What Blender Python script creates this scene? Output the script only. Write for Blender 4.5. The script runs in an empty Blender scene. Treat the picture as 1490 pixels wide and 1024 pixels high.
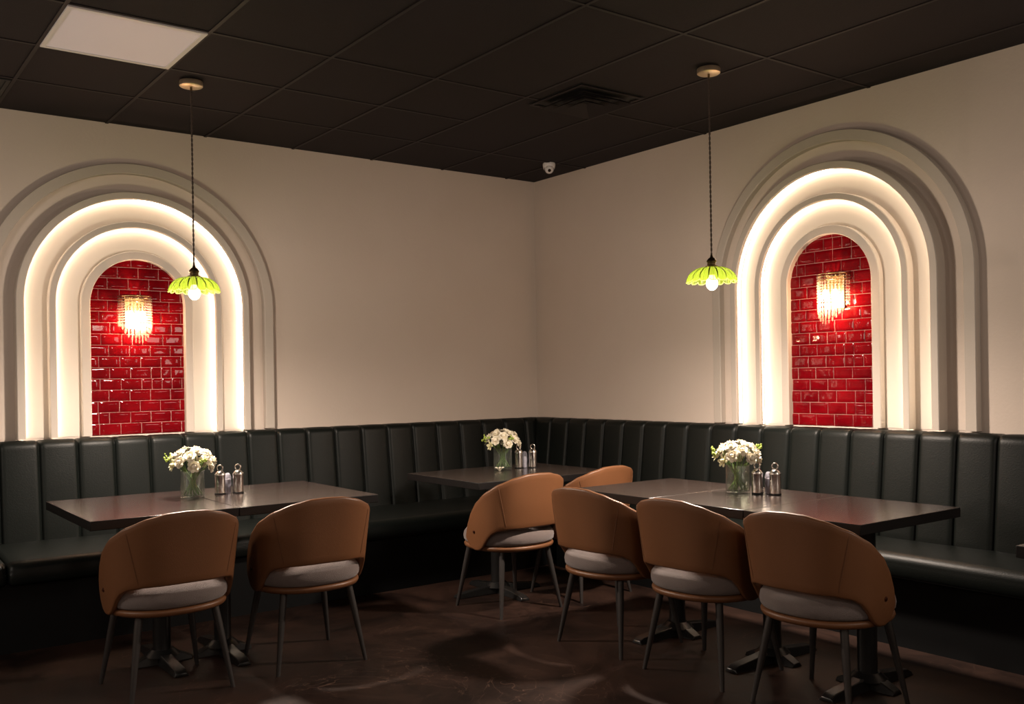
import bpy, math, random
from mathutils import Vector, Matrix, noise
random.seed(7)
SC = bpy.context.scene
COL = SC.collection
PI = math.pi
R = math.radians
H = 2.974          # ceiling height
TZ = 0.77          # table-top height

# ------------------------------------------------------------------ mesh helpers
class MB:
    """Collects geometry for ONE mesh object."""
    def __init__(self):
        self.v = []; self.f = []
    def add(self, vs, fs):
        b = len(self.v)
        self.v.extend([tuple(p) for p in vs])
        self.f.extend([tuple(i + b for i in q) for q in fs])
        return self
    def box(self, x0, x1, y0, y1, z0, z1):
        v = [(x0,y0,z0),(x1,y0,z0),(x1,y1,z0),(x0,y1,z0),(x0,y0,z1),(x1,y0,z1),(x1,y1,z1),(x0,y1,z1)]
        return self.add(v, [(3,2,1,0),(4,5,6,7),(0,1,5,4),(1,2,6,5),(2,3,7,6),(3,0,4,7)])
    def lathe(self, prof, n=32, c=(0,0,0), scale=None):
        """prof: list of (r, z) from bottom to top around the z axis; r = 0 closes with a point."""
        vs = []; rows = []
        for k, (r, z) in enumerate(prof):
            if r < 1e-6:
                rows.append([len(vs)]); vs.append((c[0], c[1], c[2]+z))
            else:
                row = []
                for i in range(n):
                    a = 2*PI*i/n
                    row.append(len(vs)); vs.append((c[0]+r*math.cos(a), c[1]+r*math.sin(a), c[2]+z))
                rows.append(row)
        fs = []
        for a, b in zip(rows[:-1], rows[1:]):
            for i in range(n):
                j = (i+1) % n
                if len(a) == 1 and len(b) == 1: continue
                if len(a) == 1: fs.append((a[0], b[j], b[i]))
                elif len(b) == 1: fs.append((a[i], a[j], b[0]))
                else: fs.append((a[i], a[j], b[j], b[i]))
        return self.add(vs, fs)
    def tube(self, pts, rad, n=8, cap=True, closed=False):
        """A round tube along pts; rad is a number or one per point."""
        P = [Vector(p) for p in pts]; m = len(P)
        rr = [rad]*m if isinstance(rad, (int, float)) else rad
        vs = []; prev = None
        for k in range(m):
            if closed: t = P[(k+1) % m] - P[k-1]
            else: t = P[min(k+1, m-1)] - P[max(k-1, 0)]
            t.normalize()
            if prev is None:
                ref = Vector((0,0,1)) if abs(t.z) < 0.9 else Vector((1,0,0))
                u = t.cross(ref).normalized()
            else:
                u = (prev - t*prev.dot(t)).normalized()
            w = t.cross(u); prev = u
            for i in range(n):
                a = 2*PI*i/n
                vs.append(P[k] + (u*math.cos(a) + w*math.sin(a))*rr[k])
        fs = []
        for k in range(m if closed else m-1):
            k2 = (k+1) % m
            for i in range(n):
                j = (i+1) % n
                fs.append((k*n+i, k*n+j, k2*n+j, k2*n+i))
        if cap and not closed:
            fs.append(tuple(range(n))[::-1]); fs.append(tuple((m-1)*n+i for i in range(n)))
        return self.add(vs, fs)
    def sphere(self, c, r, nu=12, nv=8, sz=1.0):
        prof = [(r*math.sin(PI*k/nv) if 0 < k < nv else 0.0, -r*sz*math.cos(PI*k/nv)) for k in range(nv+1)]
        return self.lathe(prof, nu, c)
    def grid(self, fn, nu, nv, closed_u=False):
        vs = [fn(i/(nu if closed_u else nu-1), j/(nv-1)) for j in range(nv) for i in range(nu)]
        fs = []
        for j in range(nv-1):
            for i in range(nu if closed_u else nu-1):
                i2 = (i+1) % nu
                fs.append((j*nu+i, j*nu+i2, (j+1)*nu+i2, (j+1)*nu+i))
        return self.add(vs, fs)

def obj(name, mb, mat, parent=None, smooth=True, bevel=0.0, segs=2, angle=None, fix=False):
    me = bpy.data.meshes.new(name)
    me.from_pydata(mb.v, [], mb.f); me.update()
    if fix:
        import bmesh
        b = bmesh.new(); b.from_mesh(me); bmesh.ops.recalc_face_normals(b, faces=b.faces); b.to_mesh(me); b.free()
    if mat: me.materials.append(mat)
    for p in me.polygons: p.use_smooth = smooth
    if angle is not None and smooth:
        me.set_sharp_from_angle(angle=R(angle))
    o = bpy.data.objects.new(name, me); COL.objects.link(o)
    if parent: o.parent = parent
    if bevel > 0:
        m = o.modifiers.new('soft edge', 'BEVEL'); m.width = bevel; m.segments = segs; m.limit_method = 'ANGLE'; m.angle_limit = R(40)
        m.harden_normals = False
    return o

def tag(o, label=None, cat=None, group=None, kind=None):
    if label: o['label'] = label
    if cat: o['category'] = cat
    if group: o['group'] = group
    if kind: o['kind'] = kind
    return o

def thing(name, label, cat, loc=(0,0,0), rz=0.0, group=None):
    o = bpy.data.objects.new(name, None); COL.objects.link(o)
    o.empty_display_size = 0.1
    o.location = loc; o.rotation_euler = (0,0,rz)
    return tag(o, label, cat, group)

def dup(root, label, loc, rz=0.0, group=None):
    r = root.copy(); COL.objects.link(r); r.location = loc; r.rotation_euler = (0,0,rz)
    r['label'] = label
    if group: r['group'] = group
    for ch in list(root.children):
        c = ch.copy(); COL.objects.link(c); c.parent = r
        for g in list(ch.children):
            d = g.copy(); COL.objects.link(d); d.parent = c
    return r

# ------------------------------------------------------------------ materials
def new_mat(name):
    m = bpy.data.materials.new(name); m.use_nodes = True
    nt = m.node_tree; bs = nt.nodes['Principled BSDF']
    return m, nt, bs
def pbr(name, col, rough=0.5, metal=0.0, spec=0.5, bump=None, var=None, coat=0.0, sheen=0.0):
    """bump=(scale, strength, detail); var=(scale, second colour, lo, hi)."""
    m, nt, bs = new_mat(name)
    bs.inputs['Base Color'].default_value = (*col, 1)
    bs.inputs['Roughness'].default_value = rough
    bs.inputs['Metallic'].default_value = metal
    bs.inputs['Specular IOR Level'].default_value = spec
    bs.inputs['Coat Weight'].default_value = coat
    bs.inputs['Sheen Weight'].default_value = sheen
    tc = nt.nodes.new('ShaderNodeTexCoord')
    if bump:
        n = nt.nodes.new('ShaderNodeTexNoise'); n.inputs['Scale'].default_value = bump[0]; n.inputs['Detail'].default_value = bump[2]
        b = nt.nodes.new('ShaderNodeBump'); b.inputs['Strength'].default_value = bump[1]; b.inputs['Distance'].default_value = 0.01
        nt.links.new(tc.outputs['Object'], n.inputs['Vector']); nt.links.new(n.outputs['Fac'], b.inputs['Height'])
        nt.links.new(b.outputs['Normal'], bs.inputs['Normal'])
    if var:
        n = nt.nodes.new('ShaderNodeTexNoise'); n.inputs['Scale'].default_value = var[0]; n.inputs['Detail'].default_value = 5
        r = nt.nodes.new('ShaderNodeValToRGB')
        r.color_ramp.elements[0].position = var[2]; r.color_ramp.elements[0].color = (*col, 1)
        r.color_ramp.elements[1].position = var[3]; r.color_ramp.elements[1].color = (*var[1], 1)
        nt.links.new(tc.outputs['Object'], n.inputs['Vector']); nt.links.new(n.outputs['Fac'], r.inputs['Fac'])
        nt.links.new(r.outputs['Color'], bs.inputs['Base Color'])
    return m
def glow(name, col, strength):
    m, nt, bs = new_mat(name)
    bs.inputs['Base Color'].default_value = (*col, 1)
    bs.inputs['Emission Color'].default_value = (*col, 1)
    bs.inputs['Emission Strength'].default_value = strength
    return m
def thin_glass(name, tint=(1,1,1), refl=0.04, rough=0.02, ior=1.45, body=None, bodyfac=0.0):
    """Clear glass that lets light straight through and mirrors by Fresnel."""
    m = bpy.data.materials.new(name); m.use_nodes = True; nt = m.node_tree; nt.nodes.clear()
    out = nt.nodes.new('ShaderNodeOutputMaterial')
    tr = nt.nodes.new('ShaderNodeBsdfTransparent'); tr.inputs['Color'].default_value = (*tint, 1)
    gl = nt.nodes.new('ShaderNodeBsdfGlossy'); gl.inputs['Roughness'].default_value = rough
    lw = nt.nodes.new('ShaderNodeLayerWeight'); lw.inputs['Blend'].default_value = 0.5
    pw = nt.nodes.new('ShaderNodeMath'); pw.operation = 'POWER'; pw.inputs[1].default_value = 4.0
    f0 = ((ior-1)/(ior+1))**2
    fr = nt.nodes.new('ShaderNodeMapRange'); fr.inputs['To Min'].default_value = f0; fr.inputs['To Max'].default_value = 0.9
    nt.links.new(lw.outputs['Facing'], pw.inputs[0]); nt.links.new(pw.outputs[0], fr.inputs['Value'])
    mx = nt.nodes.new('ShaderNodeMixShader')
    nt.links.new(fr.outputs[0], mx.inputs[0]); nt.links.new(tr.outputs[0], mx.inputs[1]); nt.links.new(gl.outputs[0], mx.inputs[2])
    last = mx
    if body:
        tl = nt.nodes.new('ShaderNodeBsdfTranslucent'); tl.inputs['Color'].default_value = (*body, 1)
        df = nt.nodes.new('ShaderNodeBsdfDiffuse'); df.inputs['Color'].default_value = (*body, 1)
        m0 = nt.nodes.new('ShaderNodeMixShader'); m0.inputs[0].default_value = 0.4
        nt.links.new(tl.outputs[0], m0.inputs[1]); nt.links.new(df.outputs[0], m0.inputs[2])
        m2 = nt.nodes.new('ShaderNodeMixShader'); m2.inputs[0].default_value = bodyfac
        nt.links.new(mx.outputs[0], m2.inputs[1]); nt.links.new(m0.outputs[0], m2.inputs[2]); last = m2
    nt.links.new(last.outputs[0], out.inputs['Surface'])
    return m

M = {}
M['wall'] = pbr('greige plaster', (0.66,0.565,0.490), 0.75, bump=(60,0.08,3), var=(1.6,(0.63,0.535,0.460),0.35,0.7))
M['cream'] = pbr('cream painted moulding', (0.50,0.44,0.38), 0.6, bump=(80,0.05,2))
M['band'] = pbr('cream painted band', (0.62,0.55,0.475), 0.6)
M['ceil'] = pbr('dark painted ceiling tile', (0.0128,0.0085,0.0104), 0.85, spec=0.3, bump=(250,0.25,4), var=(2.0,(0.0112,0.0073,0.0091),0.3,0.7))
M['grid'] = pbr('dark painted ceiling rail', (0.0142,0.0097,0.0117), 0.6, spec=0.3)
M['black'] = pbr('matt black', (0.006,0.006,0.006), 0.6)
M['leather'] = pbr('dark green leather', (0.0050,0.0069,0.0060), 0.42, spec=0.22, bump=(160,0.10,4), var=(3,(0.0042,0.0058,0.0050),0.3,0.7))
M['plinth'] = pbr('black plinth vinyl', (0.004,0.0045,0.005), 0.6, spec=0.25)
M['tan'] = pbr('tan leather', (0.190,0.080,0.034), 0.42, bump=(220,0.08,4), var=(4,(0.172,0.072,0.030),0.3,0.7))
M['seam'] = pbr('dark stitching', (0.16,0.065,0.025), 0.7)
M['fabric'] = pbr('grey brown seat fabric', (0.20,0.158,0.145), 0.92, bump=(420,0.5,3), var=(9,(0.165,0.13,0.12),0.3,0.7), sheen=0.3)
M['leg'] = pbr('charcoal metal', (0.045,0.040,0.038), 0.42, metal=0.3)
M['rivet'] = pbr('bronze rivet', (0.10,0.035,0.02), 0.3, metal=0.8)
M['iron'] = pbr('black cast iron', (0.012,0.012,0.012), 0.30)
M['edge'] = pbr('black edge band', (0.0045,0.0035,0.0035), 0.5, spec=0.3)
M['steel'] = pbr('brushed steel', (0.62,0.58,0.54), 0.22, metal=1.0)
M['brass'] = pbr('aged brass', (0.55,0.40,0.20), 0.28, metal=1.0)
M['brass_light'] = pbr('satin brass', (0.78,0.62,0.42), 0.38, metal=0.85)
M['darkbrass'] = pbr('dark brass', (0.16,0.11,0.05), 0.3, metal=1.0)
M['cord'] = pbr('twisted dark cord', (0.09,0.065,0.05), 0.8)
M['white'] = pbr('white plastic', (0.80,0.77,0.77), 0.35)
M['lens'] = pbr('black lens', (0.01,0.01,0.01), 0.1)
M['petal'] = pbr('ivory petal', (0.86,0.80,0.66), 0.7, var=(30,(0.80,0.74,0.56),0.4,0.75))
M['petal2'] = pbr('pale yellow petal', (0.84,0.80,0.50), 0.7)
M['stem'] = pbr('green stem', (0.13,0.22,0.05), 0.5)
M['leafg'] = pbr('bright green bud', (0.38,0.50,0.08), 0.5)
M['glass'] = thin_glass('clear glass', (0.97,0.985,0.97), ior=1.6, body=(0.7,0.75,0.7), bodyfac=0.05)
M['water'] = thin_glass('water', (0.93,0.96,0.93), ior=1.2)
M['packet'] = thin_glass('cut glass', (0.9,0.9,0.95), ior=1.9, body=(0.8,0.8,0.9), bodyfac=0.35)
M['shade'] = thin_glass('green pressed glass', (0.50,0.62,0.20), ior=1.5, rough=0.08, body=(0.098,0.130,0.012), bodyfac=0.5)
M['fold'] = pbr('dark green fold shade', (0.040,0.060,0.006), 0.15)  # shade between the petals, put into the colour
M['rim'] = thin_glass('clear green rim glass', (0.93,0.98,0.66), ior=1.6, rough=0.05, body=(0.34,0.40,0.12), bodyfac=0.45)
M['crystal'] = thin_glass('crystal bead', (1.0,0.93,0.86), ior=1.7, rough=0.05, body=(1.0,0.90,0.78), bodyfac=0.16)
M['bulb'] = glow('lit bulb', (1.0,0.90,0.74), 9.0)
M['flame'] = glow('lit candle bulb', (1.0,0.82,0.60), 26.0)
M['led'] = glow('warm LED strip', (1.0,0.85,0.67), 17.0)
M['panel'] = glow('dim light diffuser', (0.66,0.58,0.58), 0.15)

def table_mat():
    m, nt, bs = new_mat('dark walnut laminate')
    tc = nt.nodes.new('ShaderNodeTexCoord'); mp = nt.nodes.new('ShaderNodeMapping'); mp.inputs['Scale'].default_value = (3,18,3)
    n = nt.nodes.new('ShaderNodeTexNoise'); n.inputs['Scale'].default_value = 2.2; n.inputs['Detail'].default_value = 7
    r = nt.nodes.new('ShaderNodeValToRGB')
    r.color_ramp.elements[0].position = 0.3; r.color_ramp.elements[0].color = (0.014,0.009,0.008,1)
    r.color_ramp.elements[1].position = 0.75; r.color_ramp.elements[1].color = (0.028,0.017,0.014,1)
    nt.links.new(tc.outputs['Object'], mp.inputs[0]); nt.links.new(mp.outputs[0], n.inputs['Vector'])
    nt.links.new(n.outputs['Fac'], r.inputs['Fac']); nt.links.new(r.outputs['Color'], bs.inputs['Base Color'])
    bs.inputs['Roughness'].default_value = 0.24
    bs.inputs['Coat Weight'].default_value = 0.4; bs.inputs['Coat Roughness'].default_value = 0.16
    bs.inputs['Specular IOR Level'].default_value = 0.65
    b = nt.nodes.new('ShaderNodeBump'); b.inputs['Strength'].default_value = 0.03; b.inputs['Distance'].default_value = 0.01
    nt.links.new(n.outputs['Fac'], b.inputs['Height']); nt.links.new(b.outputs['Normal'], bs.inputs['Normal'])
    return m
M['table'] = table_mat()

def tile_mat():
    m, nt, bs = new_mat('glossy red glaze')
    tc = nt.nodes.new('ShaderNodeTexCoord')
    n = nt.nodes.new('ShaderNodeTexNoise'); n.inputs['Scale'].default_value = 7; n.inputs['Detail'].default_value = 3
    r = nt.nodes.new('ShaderNodeValToRGB')
    r.color_ramp.elements[0].position = 0.3; r.color_ramp.elements[0].color = (0.10,0.001,0.003,1)
    r.color_ramp.elements[1].position = 0.75; r.color_ramp.elements[1].color = (0.19,0.002,0.005,1)
    nt.links.new(tc.outputs['Object'], n.inputs['Vector']); nt.links.new(n.outputs['Fac'], r.inputs['Fac'])
    nt.links.new(r.outputs['Color'], bs.inputs['Base Color'])
    bs.inputs['Roughness'].default_value = 0.045
    bs.inputs['Specular IOR Level'].default_value = 0.2
    n2 = nt.nodes.new('ShaderNodeTexNoise'); n2.inputs['Scale'].default_value = 26; n2.inputs['Detail'].default_value = 2
    b = nt.nodes.new('ShaderNodeBump'); b.inputs['Strength'].default_value = 0.045; b.inputs['Distance'].default_value = 0.012
    nt.links.new(tc.outputs['Object'], n2.inputs['Vector']); nt.links.new(n2.outputs['Fac'], b.inputs['Height'])
    nt.links.new(b.outputs['Normal'], bs.inputs['Normal'])
    return m
M['tile'] = tile_mat()
M['grout'] = pbr('pink grey grout', (0.42,0.20,0.17), 0.8)

def floor_mat():
    m, nt, bs = new_mat('stained dark brown concrete')
    tc = nt.nodes.new('ShaderNodeTexCoord')
    n = nt.nodes.new('ShaderNodeTexNoise'); n.inputs['Scale'].default_value = 2.6; n.inputs['Detail'].default_value = 10; n.inputs['Roughness'].default_value = 0.65
    n.inputs['Distortion'].default_value = 0.8
    r = nt.nodes.new('ShaderNodeValToRGB')
    r.color_ramp.elements[0].position = 0.36; r.color_ramp.elements[0].color = (0.0085,0.0041,0.003,1)
    r.color_ramp.elements[1].position = 0.64; r.color_ramp.elements[1].color = (0.036,0.0175,0.0118,1)
    nt.links.new(tc.outputs['Object'], n.inputs['Vector']); nt.links.new(n.outputs['Fac'], r.inputs['Fac'])
    # pale scuffs and veins
    n3 = nt.nodes.new('ShaderNodeTexNoise'); n3.inputs['Scale'].default_value = 2.2; n3.inputs['Detail'].default_value = 3; n3.inputs['Distortion'].default_value = 2.8
    mr = nt.nodes.new('ShaderNodeMath'); mr.operation = 'SUBTRACT'; mr.inputs[1].default_value = 0.5
    ab = nt.nodes.new('ShaderNodeMath'); ab.operation = 'ABSOLUTE'
    mm = nt.nodes.new('ShaderNodeMapRange'); mm.inputs['From Min'].default_value = 0.0; mm.inputs['From Max'].default_value = 0.006
    mm.inputs['To Min'].default_value = 0.7; mm.inputs['To Max'].default_value = 0.0
    nt.links.new(tc.outputs['Object'], n3.inputs['Vector']); nt.links.new(n3.outputs['Fac'], mr.inputs[0]); nt.links.new(mr.outputs[0], ab.inputs[0]); nt.links.new(ab.outputs[0], mm.inputs['Value'])
    n4 = nt.nodes.new('ShaderNodeTexNoise'); n4.inputs['Scale'].default_value = 1.1; n4.inputs['Detail'].default_value = 2
    m4 = nt.nodes.new('ShaderNodeMapRange'); m4.inputs['From Min'].default_value = 0.48; m4.inputs['From Max'].default_value = 0.65
    nt.links.new(tc.outputs['Object'], n4.inputs['Vector']); nt.links.new(n4.outputs['Fac'], m4.inputs['Value'])
    mu = nt.nodes.new('ShaderNodeMath'); mu.operation = 'MULTIPLY'
    nt.links.new(mm.outputs[0], mu.inputs[0]); nt.links.new(m4.outputs[0], mu.inputs[1])
    mx = nt.nodes.new('ShaderNodeMixRGB'); mx.inputs[2].default_value = (0.18,0.10,0.07,1)
    nt.links.new(mu.outputs[0], mx.inputs[0]); nt.links.new(r.outputs['Color'], mx.inputs[1]); nt.links.new(mx.outputs[0], bs.inputs['Base Color'])
    mr2 = nt.nodes.new('ShaderNodeMapRange'); mr2.inputs['To Min'].default_value = 0.35; mr2.inputs['To Max'].default_value = 0.6
    bs.inputs['Specular IOR Level'].default_value = 0.3
    nt.links.new(n.outputs['Fac'], mr2.inputs['Value']); nt.links.new(mr2.outputs[0], bs.inputs['Roughness'])
    b = nt.nodes.new('ShaderNodeBump'); b.inputs['Strength'].default_value = 0.12; b.inputs['Distance'].default_value = 0.01
    nt.links.new(n.outputs['Fac'], b.inputs['Height']); nt.links.new(b.outputs['Normal'], bs.inputs['Normal'])
    return m
M['floor'] = floor_mat()

# ------------------------------------------------------------------ room shell
X0, Y0 = -8.0, -9.0
def struct(name, mb, mat, **k):
    return tag(obj(name, mb, mat, **k), kind='structure')
struct('floor', MB().box(X0,0,Y0,0,-0.1,0), M['floor'], smooth=False)
ceil = struct('ceiling', MB().box(X0,0,Y0,0,H,H+0.1), M['ceil'], smooth=False)
struct('wall_left', MB().box(X0,0.1,0,0.1,0,H), M['wall'], smooth=False)
struct('wall_right', MB().box(0,0.1,Y0,0,0,H), M['wall'], smooth=False)
struct('wall_back', MB().box(X0,0.1,Y0-0.1,Y0,0,H), M['wall'], smooth=False)
struct('wall_side', MB().box(X0-0.1,X0,Y0-0.1,0.1,0,H), M['wall'], smooth=False)
GX = [-0.288-0.6096*k for k in range(13)]
GY = [-0.641-0.6096*k for k in range(14)]
g = MB(); w = 0.009
for x in GX: g.box(x-w,x+w,Y0,0,H-0.005,H+0.001)
for k, y in enumerate(GY):
    if k % 2 == 0: g.box(X0,0,y-w,y+w,H-0.0045,H+0.001)
    elif k == 1: g.box(X0,GX[2],y-w,y+w,H-0.0045,H+0.001)
obj('grid_rail', g, M['grid'], ceil, smooth=False)

# ------------------------------------------------------------------ banquettes (local x along the wall, -y into the room)
def banquette(name, label, loc, rz, x0, x1, depth, seams, cushions, corner_at_end):
    root = thing(name, label, 'bench', loc, rz)
    lim = (lambda x, y: (min(x, y-0.0006), y)) if corner_at_end else (lambda x, y: (max(x, -y+0.0006), y))
    # upholstered back: vertical channels between seams
    edges = [x0] + sorted(s for s in seams if x0+0.02 < s < x1-0.02) + [x1]
    prof = []          # (y, z, bulge weight, ny, nz)
    zb, zt = 0.42, 1.045
    for k in range(13):
        t = k/12; prof.append((-0.185+0.065*t, zb+(zt-0.05-zb)*t, 1.0, -1, 0))
    for k in range(1, 8):
        a = PI/2*k/7
        prof.append((-0.075-0.045*math.cos(a), zt-0.05+0.05*math.sin(a), 1.0, -math.cos(a), math.sin(a)))
    prof.append((-0.004, zt-0.002, 0.7, 0, 1))
    us = [0,0.010,0.022,0.04,0.065,0.10,0.16,0.3,0.5,0.7,0.84,0.90,0.935,0.96,0.978,0.99]
    xs = []
    for a, b in zip(edges[:-1], edges[1:]):
        for u in us:
            e = min(u, 1-u)*(b-a)
            bul = 0.019*(1-(1-min(e/0.024,1))**2.4) + 0.005*math.sin(PI*u)
            xs.append((a+(b-a)*u, bul-0.02))
    xs.append((x1, -0.02))
    vs = []; fs = []
    n = len(prof)
    for x, bl in xs:
        for (y, z, wgt, ny, nz) in prof:
            xx, yy = lim(x, min(y+ny*bl*wgt, -0.001))
            vs.append((xx, yy, z+nz*bl*wgt*0.6))
    for i in range(len(xs)-1):
        for j in range(n-1):
            fs.append((i*n+j, (i+1)*n+j, (i+1)*n+j+1, i*n+j+1))
    obj('backrest', MB().add(vs, fs), M['leather'], root, smooth=True)
    # seat cushions
    for (a, b) in cushions:
        c = MB(); W = b-a; nx = max(8, int(W/0.06)); ps = []
        f = -depth
        r = 0.055
        ps.append((-0.13, 0.35)); ps.append((f+0.012, 0.35))
        for k in range(6):
            t = PI/2*k/5; ps.append((f+0.02-0.02*math.sin(t), 0.37-0.02*math.cos(t)))
        ps.append((f-0.006, 0.40))
        for k in range(9):
            t = PI/2*k/8; ps.append((f+r-r*math.cos(t), 0.472-r+r*math.sin(t)))
        for k in range(1, 7):
            t = k/6; ps.append((f+r+(depth-r-0.13)*t, 0.472+0.012*math.sin(PI*t)))
        vs = []; fs = []; n = len(ps)
        xs2 = [a, a+0.004, a+0.012, a+0.025] + [a+0.025+(W-0.05)*k/nx for k in range(1, nx)] + [b-0.025, b-0.012, b-0.004, b]
        for x in xs2:
            e = min(x-a, b-x); s = 0.016*(1-min(e/0.025,1))**2
            for (y, z) in ps:
                yc, zc = (-depth/2-0.06, 0.41)
                yy = y + (s if y < yc else -s*0.2); zz = z - (s if z > zc else -s)
                zz += 0.003*noise.noise(Vector((x*2.3, y*3, depth)))*(1 if z > 0.42 else 0)
                vs.append((x, yy, zz))
        for i in range(len(xs2)-1):
            for j in range(n-1):
                fs.append((i*n+j, (i+1)*n+j, (i+1)*n+j+1, i*n+j+1))
        fs.append(tuple(range(n))); fs.append(tuple((len(xs2)-1)*n+i for i in range(n))[::-1])
        obj('seat_cushion', c.add(vs, fs), M['leather'], root, smooth=True, angle=70, fix=True)
    xa = cushions[0][0]; xb = cushions[-1][1]
    obj('plinth', MB().box(xa, xb, -depth+0.07, -0.005, 0, 0.352), M['plinth'], root, smooth=False)
    return root
seL = [-0.218-0.2085*k for k in range(30)]
seR = [0.314+0.2065*k for k in range(30)]
DL, DR = 0.82, 0.57
banquette('banquette', 'long dark green channelled leather bench along the wall with the square ceiling light above', (0,0,0), 0.0,
          -5.6, -0.001, DL, seL, [(-5.6,-4.045), (-4.04,-0.215)], True)
banquette('banquette', 'dark green channelled leather bench behind the row of three dark tables', (0,0,0), -PI/2,
          0.001, 5.6, DR, seR, [(DL+0.012,5.6)], False)

# ------------------------------------------------------------------ arched niches
def arch_path(r, zs, zb, n=48):
    pts = [(-r, zb), (-r, zb+(zs-zb)*0.5)]
    pts += [(-r*math.cos(PI*k/n), zs+r*math.sin(PI*k/n)) for k in range(n+1)]
    pts += [(r, zb+(zs-zb)*0.5), (r, zb)]
    return pts
def sweep_arch(prof, zs, zb, n=48):
    """prof: closed polygon of (radius, distance out of the wall)."""
    vs = []; fs = []; m = len(prof)
    paths = [arch_path(r, zs, zb, n) for r, d in prof]
    L = len(paths[0])
    for k in range(L):
        for p, (r, d) in zip(paths, prof):
            vs.append((p[k][0], -d, p[k][1]))
    for k in range(L-1):
        for i in range(m):
            j = (i+1) % m
            fs.append((k*m+i, k*m+j, (k+1)*m+j, (k+1)*m+i))
    fs.append(tuple(range(m))[::-1]); fs.append(tuple((L-1)*m+i for i in range(m)))
    return MB().add(vs, fs)
def band_mesh(r0, r1, d, zs, zb):
    a = arch_path(r0, zs, zb); b = arch_path(r1, zs, zb); vs = []; fs = []
    for p, q in zip(a, b): vs += [(p[0], -d, p[1]), (q[0], -d, q[1])]
    for k in range(len(a)-1): fs.append((2*k, 2*k+1, 2*k+3, 2*k+2))
    return MB().add(vs, fs)
RT = 0.29
def niche(label, loc, rz, zs):
    root = thing('arched_niche', label, 'wall niche', loc, rz)
    zb = 1.053
    bev = dict(smooth=True, angle=35, fix=True)
    obj('outer_moulding', sweep_arch([(0.815,0.001),(0.815,0.044),(0.819,0.048),(0.874,0.048),(0.878,0.044),(0.878,0.001)], zs, zb), M['cream'], root, **bev)
    obj('outer_panel', band_mesh(0.69, 0.816, 0.003, zs, zb), M['wall'], root, smooth=False)
    for (ri, ro, d) in ((0.652,0.697,0.085),(0.478,0.517,0.065)):
        obj('arch_ring', sweep_arch([(ri+0.020,0.001),(ri+0.020,d-0.02),(ri,d-0.02),(ri,d-0.004),(ri+0.004,d),(ro-0.004,d),(ro,d-0.004),(ro,0.001)], zs, zb), M['cream'], root, **bev)
        pts = [(p[0], -0.030, p[1]) for p in arch_path(ri+0.011, zs, zb, 40)]
        obj('led_strip', MB().tube(pts, 0.005, 6), M['led'], root)
    obj('inner_ring', sweep_arch([(0.283,0.001),(0.283,0.041),(0.287,0.045),(0.331,0.045),(0.335,0.041),(0.335,0.001)], zs, zb), M['cream'], root, **bev)
    for (a, b) in ((0.33,0.48),(0.515,0.655)):
        obj('lit_band', band_mesh(a, b, 0.004, zs, zb), M['band'], root, smooth=False)
    # red tiles: one mesh on a grout bed
    bed = MB(); p = arch_path(RT, zs, zb); vs = [(x, -0.004, z) for x, z in p]
    bed.add(vs, [tuple(range(len(vs)))])
    gr = obj('tile_panel', bed, M['grout'], root, smooth=False)
    t = MB(); rh = 0.0690; bw = 0.124; gp = 0.0035
    row = 0; z = zb
    while z < zs + RT:
        off = (0.0 if row % 2 else bw/2) + random.uniform(-0.012, 0.012)
        x = -RT - bw + off
        while x < RT:
            cut = x + bw
            split = random.random() < 0.12
            spans = [(x, x+bw*0.5), (x+bw*0.5, cut)] if split else [(x, cut)]
            for (xa, xb) in spans:
                tx, tz = random.gauss(0, 0.012), random.gauss(0, 0.012); ph = random.uniform(0, 50)
                xa2, xb2, za, zc = xa+gp/2, xb-gp/2, z+gp/2, z+rh-gp/2
                if xb2 < -RT or xa2 > RT: continue
                if za > zs and min(math.hypot(xa2, za-zs), math.hypot(xb2, za-zs), abs(za-zs) if xa2 < 0 < xb2 else 9) > RT: continue
                nu, nv = 11, 8
                def fn(u, v):
                    px = xa2+(xb2-xa2)*u; pz = za+(zc-za)*v
                    e = min(u*(xb2-xa2), (1-u)*(xb2-xa2), v*(zc-za), (1-v)*(zc-za))
                    d = 0.0095 + tx*(u-0.5)*0.12 + tz*(v-0.5)*0.07 + 0.0007*noise.noise(Vector((px*24+ph, pz*24, ph)))
                    d -= 0.003*(1-min(e/0.0035, 1))**2
                    px = max(-RT, min(RT, px))
                    if pz > zs:
                        rr = math.hypot(px, pz-zs)
                        if rr > RT: px *= RT/rr; pz = zs+(pz-zs)*RT/rr
                    return (px, -d, pz)
                t.grid(fn, nu, nv)
            x = cut
        z += rh; row += 1
    obj('red_tiles', t, M['tile'], gr, smooth=True)
    return root
ZL, ZR = 1.853, 1.893
niche('cream arched wall niche with red tiles beneath the square ceiling light panel', (-3.173,0,0), 0.0, ZL)
niche('cream arched wall niche with red tiles behind the row of three tables', (0,-2.815,0), -PI/2, ZR)

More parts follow.
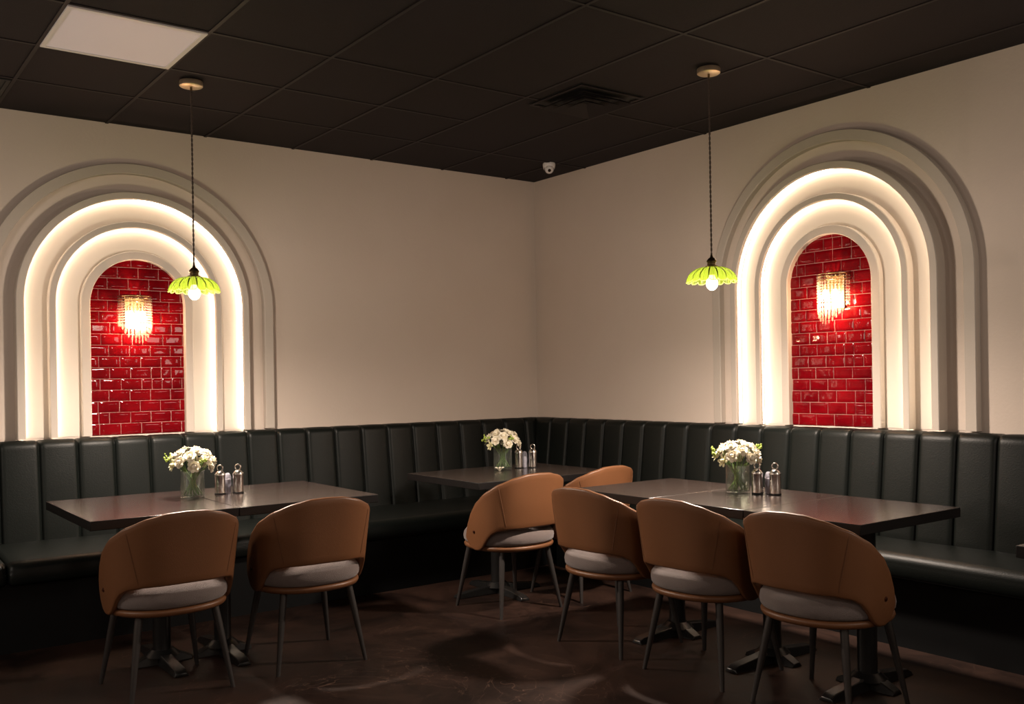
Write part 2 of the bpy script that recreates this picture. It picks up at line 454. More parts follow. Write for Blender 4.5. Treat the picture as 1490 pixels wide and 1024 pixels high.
# ------------------------------------------------------------------ crystal sconces
def sconce(label, loc, rz):
    """Half drum of bead strands; origin on the tiles at the drum's top."""
    root = thing('wall_sconce', label, 'wall lamp', loc, rz)
    rr = 0.098
    pl = MB().box(-0.06,0.06,-0.008,0.0,-0.20,0.0)
    obj('back_plate', pl, M['brass'], root, smooth=False, bevel=0.004)
    top = MB()
    arc = [(-rr*math.cos(PI*k/24), -0.006-rr*math.sin(PI*k/24), 0.0) for k in range(25)]
    for zz in (0.0, -0.017, -0.034): top.tube([(x, y, zz) for x, y, z in arc], 0.0035, 6)
    for s in (-0.6, 0, 0.6): top.tube([(0.02*s, -0.004, -0.01), (rr*math.sin(s), -0.006-rr*math.cos(s), -0.01)], 0.003, 6)
    obj('top_frame', top, M['brass'], root)
    ns = 15
    for k in range(ns):
        a = PI*(k+0.5)/ns
        x, y = -rr*math.cos(a), -0.006-rr*math.sin(a)
        front = math.sin(a)
        nb = 10; b = MB(); z = -0.008
        for q in range(nb):
            b.sphere((x, y, z-0.0065), 0.0078, 6, 4, 0.85); z -= 0.0158
        # hanging prism, longest at the middle of the drum
        L = 0.022 + 0.105*max(0.0, (front-0.30)/0.70)**1.3
        nseg = max(1, int(L/0.024))
        for q in range(nseg):
            l = L/nseg
            prof = [(0,-l),(0.0052,-l*0.80),(0.0058,-l*0.35),(0.0036,-l*0.06),(0,0)]
            b.lathe(prof, 6, (x, y, z)); z -= l
        obj('bead_strand', b, M['crystal'], root, smooth=False)
    # inner ring of strands, shorter
    for k in range(7):
        a = PI*(k+0.5)/7
        x, y = -0.058*math.cos(a), -0.006-0.058*math.sin(a)
        b = MB(); z = -0.115
        for q in range(3): b.sphere((x, y, z-0.006), 0.0075, 6, 4, 0.85); z -= 0.0158
        L = 0.05+0.045*math.sin(a)
        b.lathe([(0,-L),(0.0052,-L*0.85),(0.0058,-L*0.4),(0.0036,-L*0.06),(0,0)], 6, (x, y, z))
        obj('bead_strand', b, M['crystal'], root, smooth=False)
    for sx in (-0.034, 0.034):
        sk = MB().lathe([(0,-0.06),(0.011,-0.06),(0.011,-0.09),(0.0,-0.09)], 12, (sx,-0.055,0))
        sk.tube([(sx,-0.055,-0.06),(sx*0.6,-0.03,-0.045),(sx*0.4,-0.006,-0.05)], 0.004, 6)
        so = obj('lamp_holder', sk, M['brass'], root, angle=40)
        bl = MB().lathe([(0,-0.148),(0.006,-0.145),(0.013,-0.130),(0.0155,-0.115),(0.012,-0.100),(0.008,-0.090),(0,-0.090)], 14, (sx,-0.055,0))
        obj('bulb', bl, M['flame'], so)
    li = bpy.data.lights.new('sconce glow', 'POINT'); li.energy = 10.0; li.color = (1.0,0.62,0.38); li.shadow_soft_size = 0.02
    lo = bpy.data.objects.new('sconce_glow', li); COL.objects.link(lo); lo.location = (0,-0.080,-0.165); lo.parent = root
    return root
sconce('crystal bead wall lamp in the niche beneath the square ceiling light panel', (-3.192,-0.012,1.905), 0.0)
sconce('crystal bead wall lamp in the niche behind the row of three tables', (-0.012,-2.852,1.937), -PI/2)

# ------------------------------------------------------------------ pendant lamps
def pendant(label, x, y, zc):
    """zc: height of the shade's top."""
    root = thing('pendant_lamp', label, 'pendant lamp', (x,y,zc), 0.0)
    top = H-0.0075-zc
    obj('ceiling_canopy', MB().lathe([(0,top-0.030),(0.054,top-0.030),(0.060,top-0.026),(0.060,top-0.004),(0.058,top),(0,top)], 40), M['brass_light'], root, angle=40)
    obj('canopy_nipple', MB().lathe([(0,top-0.052),(0.006,top-0.050),(0.006,top-0.030),(0,top-0.030)], 12), M['darkbrass'], root, angle=40)
    cd = MB(); n = int((top-0.05-0.045)/0.006)
    for ph in (0, PI):
        cd.tube([(0.0028*math.cos(k*0.75+ph), 0.0028*math.sin(k*0.75+ph), 0.045+(top-0.05-0.045)*k/n) for k in range(n+1)], 0.0028, 5)
    obj('cord', cd, M['cord'], root)
    obj('lamp_cap', MB().lathe([(0,-0.045),(0.016,-0.045),(0.018,-0.004),(0.033,-0.003),(0.034,0.002),(0.023,0.006),(0.022,0.020),(0.026,0.024),(0.026,0.030),(0.018,0.042),(0.009,0.048),(0.005,0.062),(0,0.064)], 24), M['darkbrass'], root, angle=40)
    # petal shade
    NP = 16; nu = NP*10; nv = 14
    def surf(u, v, inner):
        a = 2*PI*u; c = abs(math.cos(a*NP/2))           # 1 on a petal's ridge, 0 in the fold between two petals
        t = v
        r = 0.024 + (0.126-0.024)*math.sin(min(t,1)*PI/2*0.98)**0.95
        z = -0.004 - 0.082*(1-math.cos(t*PI/2*0.98))**1.12
        fold = (1-c)**1.5
        r *= 1 + 0.10*t*(c**0.7-0.5)
        z -= 0.010*t*fold*0.8
        z += 0.020*max(0.0, t-0.55)/0.45*fold            # scalloped hem
        if inner: r -= 0.003; z -= 0.003
        return (r*math.cos(a), r*math.sin(a), z)
    sh = MB().grid(lambda u, v: surf(u, v, False), nu, nv, True)
    shade = obj('petal_shade', sh, M['shade'], root)
    fold_shade = MB(); ribs = MB()
    for q in range(NP):
        uf = (q+0.5)/NP; ur = q/NP
        fold_shade.tube([surf(uf, 0.10+0.86*k/12, False) for k in range(13)], [0.0016+0.0016*math.sin(PI*k/12) for k in range(13)], 6)
        ribs.tube([surf(ur, 0.06+0.92*k/12, False) for k in range(13)], [0.0012+0.0012*math.sin(PI*k/12) for k in range(13)], 6)
    obj('petal_fold_shade', fold_shade, M['fold'], shade)  # dark strands paint the shading of the creases between petals
    obj('petal_ribs', ribs, M['rim'], shade)
    hem = [Vector(surf(k/nu, 1.0, False)) for k in range(nu)]
    obj('shade_rim', MB().tube(hem, 0.0030, 6, closed=True), M['rim'], shade)
    obj('bulb', MB().lathe([(0,-0.125),(0.012,-0.122),(0.024,-0.112),(0.031,-0.094),(0.029,-0.076),(0.019,-0.058),(0.014,-0.045),(0,-0.045)], 24), M['bulb'], root)
    li = bpy.data.lights.new('pendant glow', 'POINT'); li.energy = PEND_W; li.color = (1.0,0.84,0.68); li.shadow_soft_size = 0.05
    sp = bpy.data.lights.new('pendant downlight', 'SPOT'); sp.energy = SPOT_W; sp.color = (1.0,0.83,0.70); sp.shadow_soft_size = 0.06
    sp.spot_size = R(179); sp.spot_blend = 1.0
    so = bpy.data.objects.new('pendant_downlight', sp); COL.objects.link(so); so.location = (0,0,-0.150); so.parent = root
    lo = bpy.data.objects.new('pendant_glow', li); COL.objects.link(lo); lo.location = (0,0,-0.150); lo.parent = root
    return root
PEND_W = 25.0; SPOT_W = 155.0
pendant('green glass petal pendant lamp hanging before the niche under the square ceiling light', -3.18, -1.114, 1.93)
pendant('green glass petal pendant lamp hanging over the middle of the three tables', -1.032, -2.810, 1.93)

# ------------------------------------------------------------------ ceiling fittings
cl = thing('ceiling_light', 'square flat white light panel set into the dark ceiling', 'ceiling light', (-3.641,-1.556,H), 0.0)
fr = MB()
for (a, b, c, d) in ((-0.298,0.298,-0.298,-0.276),(-0.298,0.298,0.276,0.298),(-0.298,-0.276,-0.276,0.276),(0.276,0.298,-0.276,0.276)):
    fr.box(a, b, c, d, -0.012, -0.0005)
obj('frame', fr, M['white'], cl, smooth=False)
obj('diffuser', MB().box(-0.276,0.276,-0.276,0.276,-0.008,-0.0005), M['panel'], cl, smooth=False)

def vent(label, x, y, half):
    root = thing('ceiling_vent', label, 'air vent', (x,y,H), 0.0)
    obj('back_box', MB().box(-half,half,-half,half,-0.004,-0.0005), M['black'], root, smooth=False)
    def sq(h0, z0, h1, z1, th=0.0015):
        m = MB(); q0 = [(-h0,-h0),(h0,-h0),(h0,h0),(-h0,h0)]; q1 = [(-h1,-h1),(h1,-h1),(h1,h1),(-h1,h1)]
        vs = [(p[0],p[1],z0) for p in q0]+[(p[0],p[1],z1) for p in q1]+[(p[0],p[1],z0-th) for p in q0]+[(p[0],p[1],z1-th) for p in q1]
        fs = []
        for i in range(4):
            j = (i+1) % 4
            fs += [(i,j,4+j,4+i),(8+j,8+i,12+i,12+j),(i,8+i,8+j,j),(4+i,4+j,12+j,12+i)]
        return m.add(vs, fs)
    obj('frame', sq(half, -0.010, half*0.90, -0.010), M['grid'], root, smooth=False)
    for k, s in enumerate((0.80, 0.55, 0.31)):
        obj('louver', sq(half*s, -0.036, half*(s-0.20), -0.010), M['grid'], root, smooth=False)
    return root
vent('square dark stepped air vent in the ceiling near the pendant over the three tables', -1.175, -2.00, 0.24)
bv = thing('ceiling_vent', 'black ceiling opening at the edge of the ceiling above the bench end', 'air vent', (-4.25,-0.33,H), 0.0)
fb = MB()
for (a, b, c, d) in ((-0.29,0.29,-0.29,-0.27),(-0.29,0.29,0.27,0.29),(-0.29,-0.27,-0.27,0.27),(0.27,0.29,-0.27,0.27)): fb.box(a,b,c,d,-0.010,-0.0005)
obj('frame', fb, M['black'], bv, smooth=False)
obj('back_panel', MB().box(-0.27,0.27,-0.27,0.27,-0.004,-0.0005), M['black'], bv, smooth=False)

cam_t = thing('ceiling_camera', 'small white dome security camera on the dark ceiling near the corner', 'security camera', (-0.335,-0.612,H), R(-36))
obj('housing', MB().lathe([(0,-0.074),(0.020,-0.074),(0.030,-0.066),(0.042,-0.042),(0.047,-0.018),(0.047,-0.006),(0.045,-0.0005),(0,-0.0005)], 32), M['white'], cam_t, angle=50)
eye = obj('eyeball', MB().sphere((0,-0.022,-0.050), 0.033, 20, 14), M['white'], cam_t)
d = Vector((0,-0.80,-0.42)).normalized()
e0 = Vector((0,-0.022,-0.050))
ln = MB().tube([e0+d*0.026, e0+d*0.0335], [0.0125,0.0120], 18)
up = Vector((0,-0.42,0.80)).normalized(); rg = []
for k in range(28):
    a = 2*PI*k/28; rg.append(e0 - d*0.004 + (Vector((1,0,0))*math.cos(a) + up*math.sin(a))*0.0345)
obj('eye_shadow_ring', MB().tube(rg, 0.0032, 6, closed=True), M['leg'], eye)  # dark ring modelled in place of the shadow around the eyeball
obj('lens', ln, M['lens'], eye, angle=40)

# ------------------------------------------------------------------ tables
def table_base_bar(half):
    """T foot: a long bar along local y and a short one across, domed to a central hub."""
    m = MB()
    def bar(L, wd, along_y):
        sec = [(-L,0.0),(-L,0.016),(-L+0.03,0.030),(-0.06,0.052),(0.06,0.052),(L-0.03,0.030),(L,0.016),(L,0.0)]
        vs = []
        for s in (-1, 1):
            for (t, z) in sec:
                ww = wd*(1.0 if abs(t) < L-0.02 else 0.86)
                ww2 = ww*0.66 if z > 0.0 else ww
                vs.append(((s*ww2, t, z) if along_y else (t, s*ww2, z)))
        n = len(sec); fs = [tuple(range(n)), tuple(n+i for i in range(n))[::-1]]
        for i in range(n):
            j = (i+1) % n; fs.append((i, n+i, n+j, j))
        m.add(vs, fs)
    bar(half, 0.042, True); bar(0.14, 0.042, False)
    return m
def xbase(half):
    m = MB()
    for q in range(4):
        a = q*PI/2; ca, sa = math.cos(a), math.sin(a)
        sec = [(0.0,0.0),(0.0,0.055),(0.06,0.052),(half-0.03,0.030),(half,0.016),(half,0.0)]
        vs = []
        for s in (-1, 1):
            for (t, z) in sec:
                ww = 0.034*(0.7 if z > 0 else 1.0)
                vs.append((t*ca-s*ww*sa, t*sa+s*ww*ca, z))
        n = len(sec); fs = [tuple(range(n)), tuple(n+i for i in range(n))[::-1]]
        for i in range(n):
            j = (i+1) % n; fs.append((i, n+i, n+j, j))
        m.add(vs, fs)
    return m
def table(label, cx, cy, wx, wy, base_off=(0,0), along='y', cross=False, twist=0.0, plate=(-0.14,0.14)):
    root = thing('dining_table', label, 'table', (cx,cy,0), twist)
    hx, hy = wx/2-0.0015, wy/2-0.0015
    top = obj('tabletop', MB().box(-hx,hx,-hy,hy,TZ-0.042,TZ), M['table'], root, smooth=True, bevel=0.0025, segs=2, angle=30)
    top.data.materials.append(M['edge'])
    for p in top.data.polygons:
        if p.normal.z < 0.5: p.material_index = 1
    bx, by = base_off
    obj('top_plate', MB().box(bx+plate[0],bx+plate[1],by-0.14,by+0.14,TZ-0.055,TZ-0.0425), M['iron'], root, smooth=False, bevel=0.003)
    obj('column', MB().lathe([(0,0.05),(0.042,0.05),(0.042,TZ-0.075),(0.050,TZ-0.0555),(0,TZ-0.0555)], 28, (bx,by,0)), M['iron'], root, angle=40)
    b = xbase(0.31) if cross else table_base_bar(0.30)
    bo = obj('foot', b, M['iron'], root, smooth=True, angle=25, bevel=0.004, fix=True)
    bo.location = (bx,by,0); bo.rotation_euler = (0,0, (R(-3) if cross else (0 if along == 'y' else PI/2)))
    hub = obj('hub', MB().lathe([(0,0.03),(0.085,0.040),(0.066,0.058),(0.052,0.070),(0,0.070)], 28, (0,0,0)), M['iron'], bo, angle=40)
    return root
yb, yn = -0.845, -1.785
table('dark wood table holding flowers, nearest the bench end under the ceiling light', -3.537, (yb+yn)/2, 0.665, yn*-1+yb, (0.075,-0.09))
table('dark bare wood table adjoining the flower table under the ceiling light', -2.832, (yb+yn)/2, 0.745, yn*-1+yb, (-0.335,-0.11), plate=(-0.03,0.25))
table('dark wood table with flowers standing alone in the bench corner', -1.26, -1.315, 1.04, 0.805, (-0.05,0.085), cross=True)
ys = [-2.290,-2.866,-3.442,-4.018]
LT = ['bare dark wood table of the row of three, the one nearest the bench corner',
      'dark wood table with flowers and shakers, middle of the row of three',
      'dark wood table of the row of three, the one farthest from the bench corner']
for k in range(3):
    table(LT[k], -1.195, (ys[k]+ys[k+1])/2, 0.75, ys[k]-ys[k+1], (0.03,(-0.075,-0.115,-0.045)[k]), along='x')
table('dark wood table showing only one corner, past the row of three', -1.20, -4.93, 0.75, 0.64, (0,0), along='x')

# ------------------------------------------------------------------ chairs
def interp(tab, x):
    if x <= tab[0][0]: return tab[0][1]
    for (a, va), (b, vb) in zip(tab[:-1], tab[1:]):
        if x <= b:
            t = (x-a)/(b-a); t = t*t*(3-2*t)*0.35 + t*0.65
            return va+(vb-va)*t
    return tab[-1][1]
ZTOP = [(0,0.818),(15,0.815),(30,0.797),(45,0.765),(60,0.720),(75,0.660),(86,0.602),(95,0.540),(102,0.485),(106,0.445)]
ZBOT = [(0,0.502),(35,0.500),(48,0.490),(56,0.470),(62,0.440),(67,0.408),(72,0.382),(78,0.370),(86,0.368),(95,0.380),(102,0.405),(106,0.430)]
THM = 106.0
def shell_pt(th, z, inset=0.0):
    """th in degrees from straight back; chair faces +y."""
    a = R(th); s, c = math.sin(a), math.cos(a)
    e = 2.8
    base = 1.0/((abs(s)**e+abs(c)**e)**(1/e))
    fl = max(0.0, min(1.0, (z-0.40)/0.42))
    rx = 0.268+0.046*fl-inset; ry = 0.250+0.048*fl-inset
    k = base if c > 0 else 1.0/((abs(s)**2.2+abs(c)**2.2)**(1/2.2))
    return Vector((rx*s*k, -ry*c*k-0.005, z))
def chair_shell():
    N = 72; nz = 12; rm = 0.011; th_ = 0.030
    vs = []; fs = []; rows = 0
    for i in range(N+1):
        th = -THM+2*THM*i/N
        zt = interp(ZTOP, abs(th)); zb = interp(ZBOT, abs(th))
        hh = max(zt-zb, 0.004); rmm = min(rm, hh/2*0.9)
        col = []
        for k in range(nz+1):
            z = zb+rmm+(zt-zb-2*rmm)*k/nz; col.append(shell_pt(th, z, 0.0))
        for k in range(1, 6):
            q = PI*k/6; z = zt-rmm+rmm*math.sin(q); col.append(shell_pt(th, z, th_*(0.5-0.5*math.cos(q))))
        for k in range(nz+1):
            z = zt-rmm-(zt-zb-2*rmm)*k/nz; col.append(shell_pt(th, z, th_))
        for k in range(1, 6):
            q = PI*k/6; z = zb+rmm-rmm*math.sin(q); col.append(shell_pt(th, z, th_*(0.5+0.5*math.cos(q))))
        rows = len(col); vs += col
    for i in range(N):
        for j in range(rows):
            j2 = (j+1) % rows
            fs.append((i*rows+j, (i+1)*rows+j, (i+1)*rows+j2, i*rows+j2))
    fs.append(tuple(range(rows))); fs.append(tuple(N*rows+j for j in range(rows))[::-1])
    return MB().add(vs, fs)
def squircle(r, e, n=56):
    out = []
    for i in range(n):
        a = 2*PI*i/n; s, c = math.sin(a), math.cos(a)
        k = 1.0/((abs(s)**e+abs(c)**e)**(1/e)); out.append((r*c*k, r*s*k))
    return out
def pad(prof, e=2.25, cy=0.0, n=56):
    vs = []; fs = []
    for (r, z) in prof:
        vs += [(x, y+cy, z) for x, y in squircle(r, e, n)]
    for k in range(len(prof)-1):
        for i in range(n):
            j = (i+1) % n; fs.append((k*n+i, k*n+j, (k+1)*n+j, (k+1)*n+i))
    fs.append(tuple(range(n))[::-1]); fs.append(tuple((len(prof)-1)*n+i for i in range(n)))
    return MB().add(vs, fs)
def make_chair(label):
    t = thing('dining_chair', label, 'chair', (0,0,0), 0.0, 'tan tub chairs')
    back = obj('backrest', chair_shell(), M['tan'], t, fix=True)
    for s in (-1, 1):
        pts = []
        for k in range(9):
            u = k/8; th = s*(46-8*u)
            z = interp(ZTOP, abs(th)) + (interp(ZBOT, abs(th))-interp(ZTOP, abs(th)))*u
            p = shell_pt(th, z, -0.0005 if 0 < k < 8 else 0.004); pts.append(p)
        obj('side_seam', MB().tube(pts, 0.0016, 5), M['seam'], back)
        p = shell_pt(s*84, 0.480, 0.0); nrm = Vector((s,0.05,0)).normalized()
        obj('rivet', MB().tube([p-nrm*0.004, p+nrm*0.002, p+nrm*0.0045], [0.010,0.010,0.006], 14), M['rivet'], back, angle=50)
    obj('seat_base', pad([(0.215,0.366),(0.240,0.367),(0.250,0.371),(0.255,0.379),(0.257,0.386),(0.255,0.393),(0.248,0.3975),(0.15,0.398)]), M['tan'], t, angle=60)
    obj('seat_cushion', pad([(0.12,0.3985),(0.236,0.3985),(0.250,0.404),(0.258,0.416),(0.261,0.434),(0.257,0.456),(0.243,0.476),(0.216,0.491),(0.170,0.501),(0.11,0.507),(0.05,0.509)]), M['fabric'], t)
    for sx in (-1, 1):
        for sy in (-1, 1):
            top = Vector((sx*0.165, 0.01+sy*0.160, 0.372)); bot = Vector((sx*0.222, 0.01+sy*0.222, 0.0))
            pts = [top.lerp(bot, k/6) for k in range(7)]
            pts[-1].z = 0.0
            lm = MB().tube(pts, [0.0165,0.0168,0.0160,0.0145,0.0128,0.0110,0.0095], 14)
            for i in range(14):
                x, y, z = lm.v[6*14+i]; lm.v[6*14+i] = (x, y, 0.0)
            obj('leg', lm, M['leg'], t, angle=50)
    return t
CH = [(-3.555,-1.795,2, 'tan leather tub chair pushed up to the flower table beneath the ceiling light'),
      (-2.880,-1.785,-2, 'tan leather tub chair pushed up to the bare table beneath the ceiling light'),
      (-1.482,-1.590,1, 'tan leather tub chair at the corner table, whole back visible'),
      (-0.900,-1.575,5, 'tan leather tub chair at the corner table, mostly hidden behind other chairs'),
      (-1.512,-2.570,-87, 'tan leather tub chair at the row of three tables, nearest the bench corner'),
      (-1.502,-3.185,-86, 'tan leather tub chair at the row of three tables, between two others'),
      (-1.470,-3.790,-86, 'tan leather tub chair at the row of three tables, farthest from the corner')]
c0 = None
for x, y, a, lab in CH:
    if c0 is None:
        c0 = make_chair(lab); c0.location = (x,y,0); c0.rotation_euler = (0,0,R(a))
    else:
        dup(c0, lab, (x,y,0), R(a))

# ------------------------------------------------------------------ vases and flowers
def blossom_mesh(seed, r, loose=False):
    rnd = random.Random(seed); m = MB()
    layers = [(5,0.34,0.62,8),(6,0.62,0.80,30),(7,0.90,0.72,55),(7,1.0,0.50,78)] if not loose else [(5,0.5,0.8,40),(6,1.0,0.7,72)]
    for (n, rad, ht, op) in layers:
        a0 = rnd.uniform(0, 2*PI)
        for k in range(n):
            a = a0+2*PI*k/n+rnd.uniform(-0.15,0.15); wd = rad*r*2.4/n*1.6*(0.6 if loose else 1); hh = ht*r*rnd.uniform(0.85,1.12)
            o = R(op+rnd.uniform(-8,8))
            def fn(u, v):
                s = (u-0.5)*2
                wl = wd*math.sin(PI*(0.12+0.80*v))**0.7*0.62
                prog = v*1.25
                rr = 0.12*r + rad*r*0.75*math.sin(prog*1.2)*math.sin(o)+rad*r*0.15
                z = hh*(v**0.85)*math.cos(o*0.55) - 0.25*r*(v**3)*math.sin(o) - 0.10*r*s*s*v*0.5
                rr -= 0.20*wl*s*s
                x, y = rr, s*wl
                return (x*math.cos(a)-y*math.sin(a), x*math.sin(a)+y*math.cos(a), z)
            m.grid(fn, 5, 5)
    m.sphere((0,0,0.22*r), 0.40*r, 10, 6)
    return m
BL = []
for q in range(5):
    o = obj('blossom', blossom_mesh(q, 0.034), M['petal']); me = o.data; bpy.data.objects.remove(o); BL.append(me)
BLS = []
for q in range(2):
    o = obj('blossom', blossom_mesh(50+q, 0.024, True), M['petal2']); me = o.data; bpy.data.objects.remove(o); BLS.append(me)
def look_quat(d):
    return Vector(d).to_track_quat('Z', 'Y').to_euler()
def vase_with_flowers(where, x, y, seed, hgt=0.138, rad=0.060):
    rnd = random.Random(seed)
    v = thing('glass_vase', 'clear straight glass vase of water %s' % where, 'vase', (x,y,TZ+0.0006), 0.0)
    obj('glass', MB().lathe([(0,0.0),(rad-0.003,0.0),(rad,0.003),(rad,hgt-0.001),(rad-0.0012,hgt),(rad-0.0025,hgt-0.001),(rad-0.0025,0.010),(0,0.010)], 40), M['glass'], v, angle=50)
    obj('water', MB().lathe([(0,0.0105),(rad-0.003,0.0105),(rad-0.003,hgt*0.72),(0,hgt*0.72)], 36), M['water'], v, angle=40)
    rim = [( (rad-0.001)*math.cos(2*PI*k/40), (rad-0.001)*math.sin(2*PI*k/40), hgt) for k in range(40)]
    zt = hgt+0.055
    grp = 'white flowers in the vase %s' % where
    NF = 19; pts3 = []
    for k in range(NF):                       # spread the heads over a dome, then push them apart
        c = 1-1.18*(k+0.5)/NF; a = k*2.39996+rnd.uniform(-0.2,0.2); q = math.sqrt(max(0.0, 1-c*c))
        pts3.append(Vector((0.092*q*math.cos(a), 0.092*q*math.sin(a), 0.066*c)))
    for it in range(80):
        for i in range(NF):
            for j in range(i):
                d = pts3[i]-pts3[j]; L = d.length; want = 0.055
                if 1e-6 < L < want:
                    pts3[i] += d/L*(want-L)*0.3; pts3[j] -= d/L*(want-L)*0.3
        for p in pts3:
            e = math.sqrt((p.x/0.100)**2+(p.y/0.100)**2+(p.z/0.068)**2)
            p *= (1+ (1/e-1)*0.6)
            p.z = max(p.z, -0.020)
    for k, p3 in enumerate(pts3):
        small = p3.z < 0.01 and k % 3 == 2
        near = min((p3-q).length for q in pts3 if q is not p3)
        ro = thing('white_flower', ('small pale yellow flower' if small else 'full white flower') + ' in the vase %s' % where, 'flower', (x,y,TZ+0.0125), 0.0, ('pale yellow flowers' if small else 'white flowers')+' in the vase %s' % where)
        me = BLS[k % 2] if small else BL[k % 5]
        b = bpy.data.objects.new('blossom', me); COL.objects.link(b); b.parent = ro
        tip = Vector((p3.x, p3.y, hgt+0.040+p3.z-0.0125))
        dirv = Vector((p3.x*1.2, p3.y*1.2, p3.z+0.035)).normalized()
        b.rotation_euler = look_quat(dirv)
        rs = max(v.co.length for v in me.vertices); s = 1.25*min(near*0.5, 0.031)/rs; b.scale = (s,s,s)
        b.location = tip
        # every stem leans the same way round, like the ribs of a twisted basket
        rr = math.hypot(p3.x, p3.y); a0 = math.atan2(p3.y, p3.x); rf = min(rad-0.012, 0.004+rr*0.45)
        foot = Vector((rf*math.cos(a0+2.5), rf*math.sin(a0+2.5), 0.003))
        rn = min(rad-0.008, rr*0.46); neck = Vector((rn*math.cos(a0), rn*math.sin(a0), hgt-0.014))
        pts = [foot.lerp(neck, t/4) for t in range(5)] + [neck.lerp(tip, 0.5), tip-dirv*(rs*s*0.35)]
        obj('stem', MB().tube(pts, 0.0019, 6), M['stem'], ro)
    for k in range(3):
        a = R(150+rnd.uniform(-40,40)) if k < 2 else rnd.uniform(0, 2*PI)
        rr = 0.122+rnd.uniform(0,0.010); zz = zt+0.020+rnd.uniform(-0.015,0.012)
        ro = thing('bud_sprig', 'bright green bud sprig poking out of the vase %s' % where, 'sprig', (x,y,TZ+0.0125), 0.0, 'green sprigs in the vase %s' % where)
        tip = Vector((rr*math.cos(a), rr*math.sin(a), zz-0.0125))
        neck = Vector((tip.x*0.3, tip.y*0.3, hgt-0.006)); foot = Vector((-tip.x*0.2,-tip.y*0.2,0.002))
        obj('stem', MB().tube([foot, neck, neck.lerp(tip,0.6)+Vector((0,0,0.008)), tip], 0.0016, 6), M['stem'], ro)
        bm = MB()
        for q in range(6):
            p = tip+Vector((rnd.uniform(-0.016,0.016), rnd.uniform(-0.016,0.016), rnd.uniform(-0.016,0.012)))
            bm.sphere(p, rnd.uniform(0.0035,0.0062), 8, 6, 1.5); bm.tube([tip-Vector((0,0,0.012)), p], 0.0011, 5)
        obj('buds', bm, M['leafg'], ro)
    return v
VL, VC, VR = (-3.237,-1.210), (-1.205,-1.160), (-1.095,-3.015)
vase_with_flowers('on the table under the ceiling light', *VL, 3)
vase_with_flowers('on the corner table', *VC, 11)
vase_with_flowers('on the middle of the three tables', *VR, 23)
ff = thing('fallen_flower', 'small white flower lying on the corner table at the vase foot', 'flower', (-1.283,-1.232,TZ+0.0005), 0.0)
o = obj('petals', MB(), M['petal'], ff)
pm = MB()
for q in range(7):
    a = 2*PI*q/7; L = 0.026
    def fn(u, v):
        s = (u-0.5)*2; wl = 0.008*math.sin(PI*(0.1+0.85*v)); r = 0.004+L*v; z = 0.006+0.020*math.sin(v*1.6)-0.004*s*s
        return (r*math.cos(a)-s*wl*math.sin(a), r*math.sin(a)+s*wl*math.cos(a), z)
    pm.grid(fn, 5, 6)
pm.sphere((0,0,0.008), 0.008, 10, 8)
bpy.data.objects.remove(o)
obj('petals', pm, M['petal'], ff)

# ------------------------------------------------------------------ shakers
def shaker(label, x, y, rz, grp=None):
    t = thing('steel_shaker', label, 'shaker', (x,y,TZ+0.0006), rz, grp)
    obj('body', MB().lathe([(0,0.0),(0.0265,0.0),(0.0278,0.003),(0.0275,0.007),(0.0275,0.096),(0.0288,0.098),(0.0292,0.103),(0.0280,0.107),(0,0.107)], 32), M['steel'], t, angle=40)
    obj('base_ring', MB().lathe([(0.0280,0.0005),(0.0288,0.0008),(0.0288,0.007),(0.0277,0.0075)], 32), M['black'], t, angle=50)
    lid = obj('lid', MB().lathe([(0,0.1072),(0.0245,0.1072),(0.0235,0.113),(0.0180,0.119),(0.0130,0.123),(0,0.124)], 28), M['steel'], t, angle=40)
    loop = [(0.0140*math.sin(2*PI*k/24), 0.0, 0.138-0.0160*math.cos(2*PI*k/24)) for k in range(24)]
    obj('loop_handle', MB().tube(loop, 0.0040, 8, closed=True), M['steel'], lid)
    return t
def glass_shaker(label, x, y):
    t = thing('glass_shaker', label, 'shaker', (x,y,TZ+0.0006), 0.0)
    obj('body', MB().lathe([(0,0),(0.0170,0.0),(0.0185,0.004),(0.0165,0.034),(0.0195,0.052),(0.0175,0.074),(0.0190,0.083),(0.015,0.098),(0.009,0.107),(0,0.109)], 14), M['packet'], t, smooth=False)
    obj('salt', MB().lathe([(0,0.003),(0.012,0.003),(0.0125,0.034),(0.0145,0.050),(0.013,0.075),(0,0.075)], 14), M['white'], t, angle=40)
    return t
SH = [('on the table under the ceiling light', (-3.082,-1.183), (-2.990,-1.200), (-3.034,-1.165), R(-30)),
      ('on the corner table', (-1.078,-1.165), (-0.992,-1.205), (-1.030,-1.165), R(-36)),
      ('on the middle of the three tables', (-1.066,-3.113), (-1.034,-3.197), (-1.018,-3.144), R(-60))]
for wh, a, b, c, rz in SH:
    shaker('steel loop-topped shaker next to the vase %s' % wh, a[0], a[1], rz, 'steel shakers '+wh)
    shaker('steel loop-topped shaker farther from the vase %s' % wh, b[0], b[1], rz, 'steel shakers '+wh)
    glass_shaker('small clear glass shaker between steel ones %s' % wh, c[0], c[1])

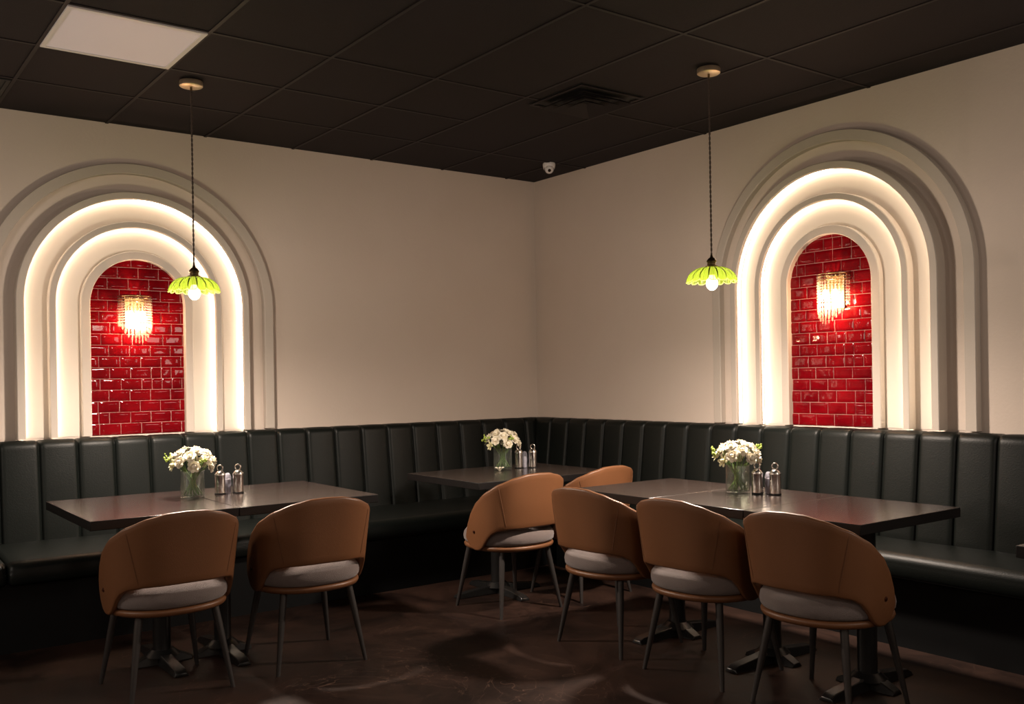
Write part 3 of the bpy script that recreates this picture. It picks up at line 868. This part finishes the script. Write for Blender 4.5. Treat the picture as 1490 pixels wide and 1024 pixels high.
# ------------------------------------------------------------------ fill lights added out of view
def lamp(name, kind, loc, e, col, size=0.1, rot=None):
    l = bpy.data.lights.new(name, kind); l.energy = e; l.color = col
    if kind == 'AREA': l.shape = 'DISK'; l.size = size
    else: l.shadow_soft_size = size
    o = bpy.data.objects.new(name, l); COL.objects.link(o); o.location = loc
    if rot: o.rotation_euler = rot
    return o
WARM = (1.0,0.86,0.74)
lamp('fill_point', 'POINT', (-5.9,-1.9,1.95), 46, WARM, 0.35)  # unseen fill lights, added to brighten the walls; no lamp hangs here
lamp('fill_point', 'POINT', (-1.2,-6.3,1.95), 46, WARM, 0.35)
lamp('fill_area', 'AREA', (-4.6,-7.6,H-0.03), 20, WARM, 0.5)  # overhead fill added out of view, without a fixture
lamp('fill_area', 'AREA', (-6.8,-5.0,H-0.03), 14, WARM, 0.5)

w = bpy.data.worlds.new('room dark'); SC.world = w; w.use_nodes = True
w.node_tree.nodes['Background'].inputs[0].default_value = (0.02,0.018,0.016,1)
w.node_tree.nodes['Background'].inputs[1].default_value = 0.3

# ------------------------------------------------------------------ camera
F_PX, YAW, ROLL, CY = 1389.88, 0.6386, -0.0158, 550.85
cd = bpy.data.cameras.new('camera'); co = bpy.data.objects.new('camera', cd); COL.objects.link(co)
cd.sensor_fit = 'HORIZONTAL'; cd.sensor_width = 36.0; cd.lens = 36.0*F_PX/1490.0
cd.shift_x = 0.0; cd.shift_y = (CY-512.0)/1490.0
cd.clip_start = 0.05
Fw = Vector((math.sin(YAW), math.cos(YAW), 0)); Rt = Vector((math.cos(YAW), -math.sin(YAW), 0)); Up = Vector((0,0,1))
c_, s_ = math.cos(ROLL), math.sin(ROLL)
Rr = Rt*c_+Up*s_; Ur = -Rt*s_+Up*c_
mat = Matrix(((Rr.x,Ur.x,-Fw.x,-4.8574),(Rr.y,Ur.y,-Fw.y,-6.1947),(Rr.z,Ur.z,-Fw.z,1.36),(0,0,0,1)))
co.matrix_world = mat
SC.camera = co
SC.view_settings.view_transform = 'Standard'; SC.view_settings.look = 'None'
SC.view_settings.exposure = 0.28; SC.view_settings.gamma = 1.0; SC.view_settings.use_curve_mapping = False
SC.cycles.use_denoising = True
SC.cycles.max_bounces = 8; SC.cycles.transparent_max_bounces = 24
SC.cycles.caustics_reflective = False; SC.cycles.caustics_refractive = False
SC.cycles.sample_clamp_indirect = 6.0
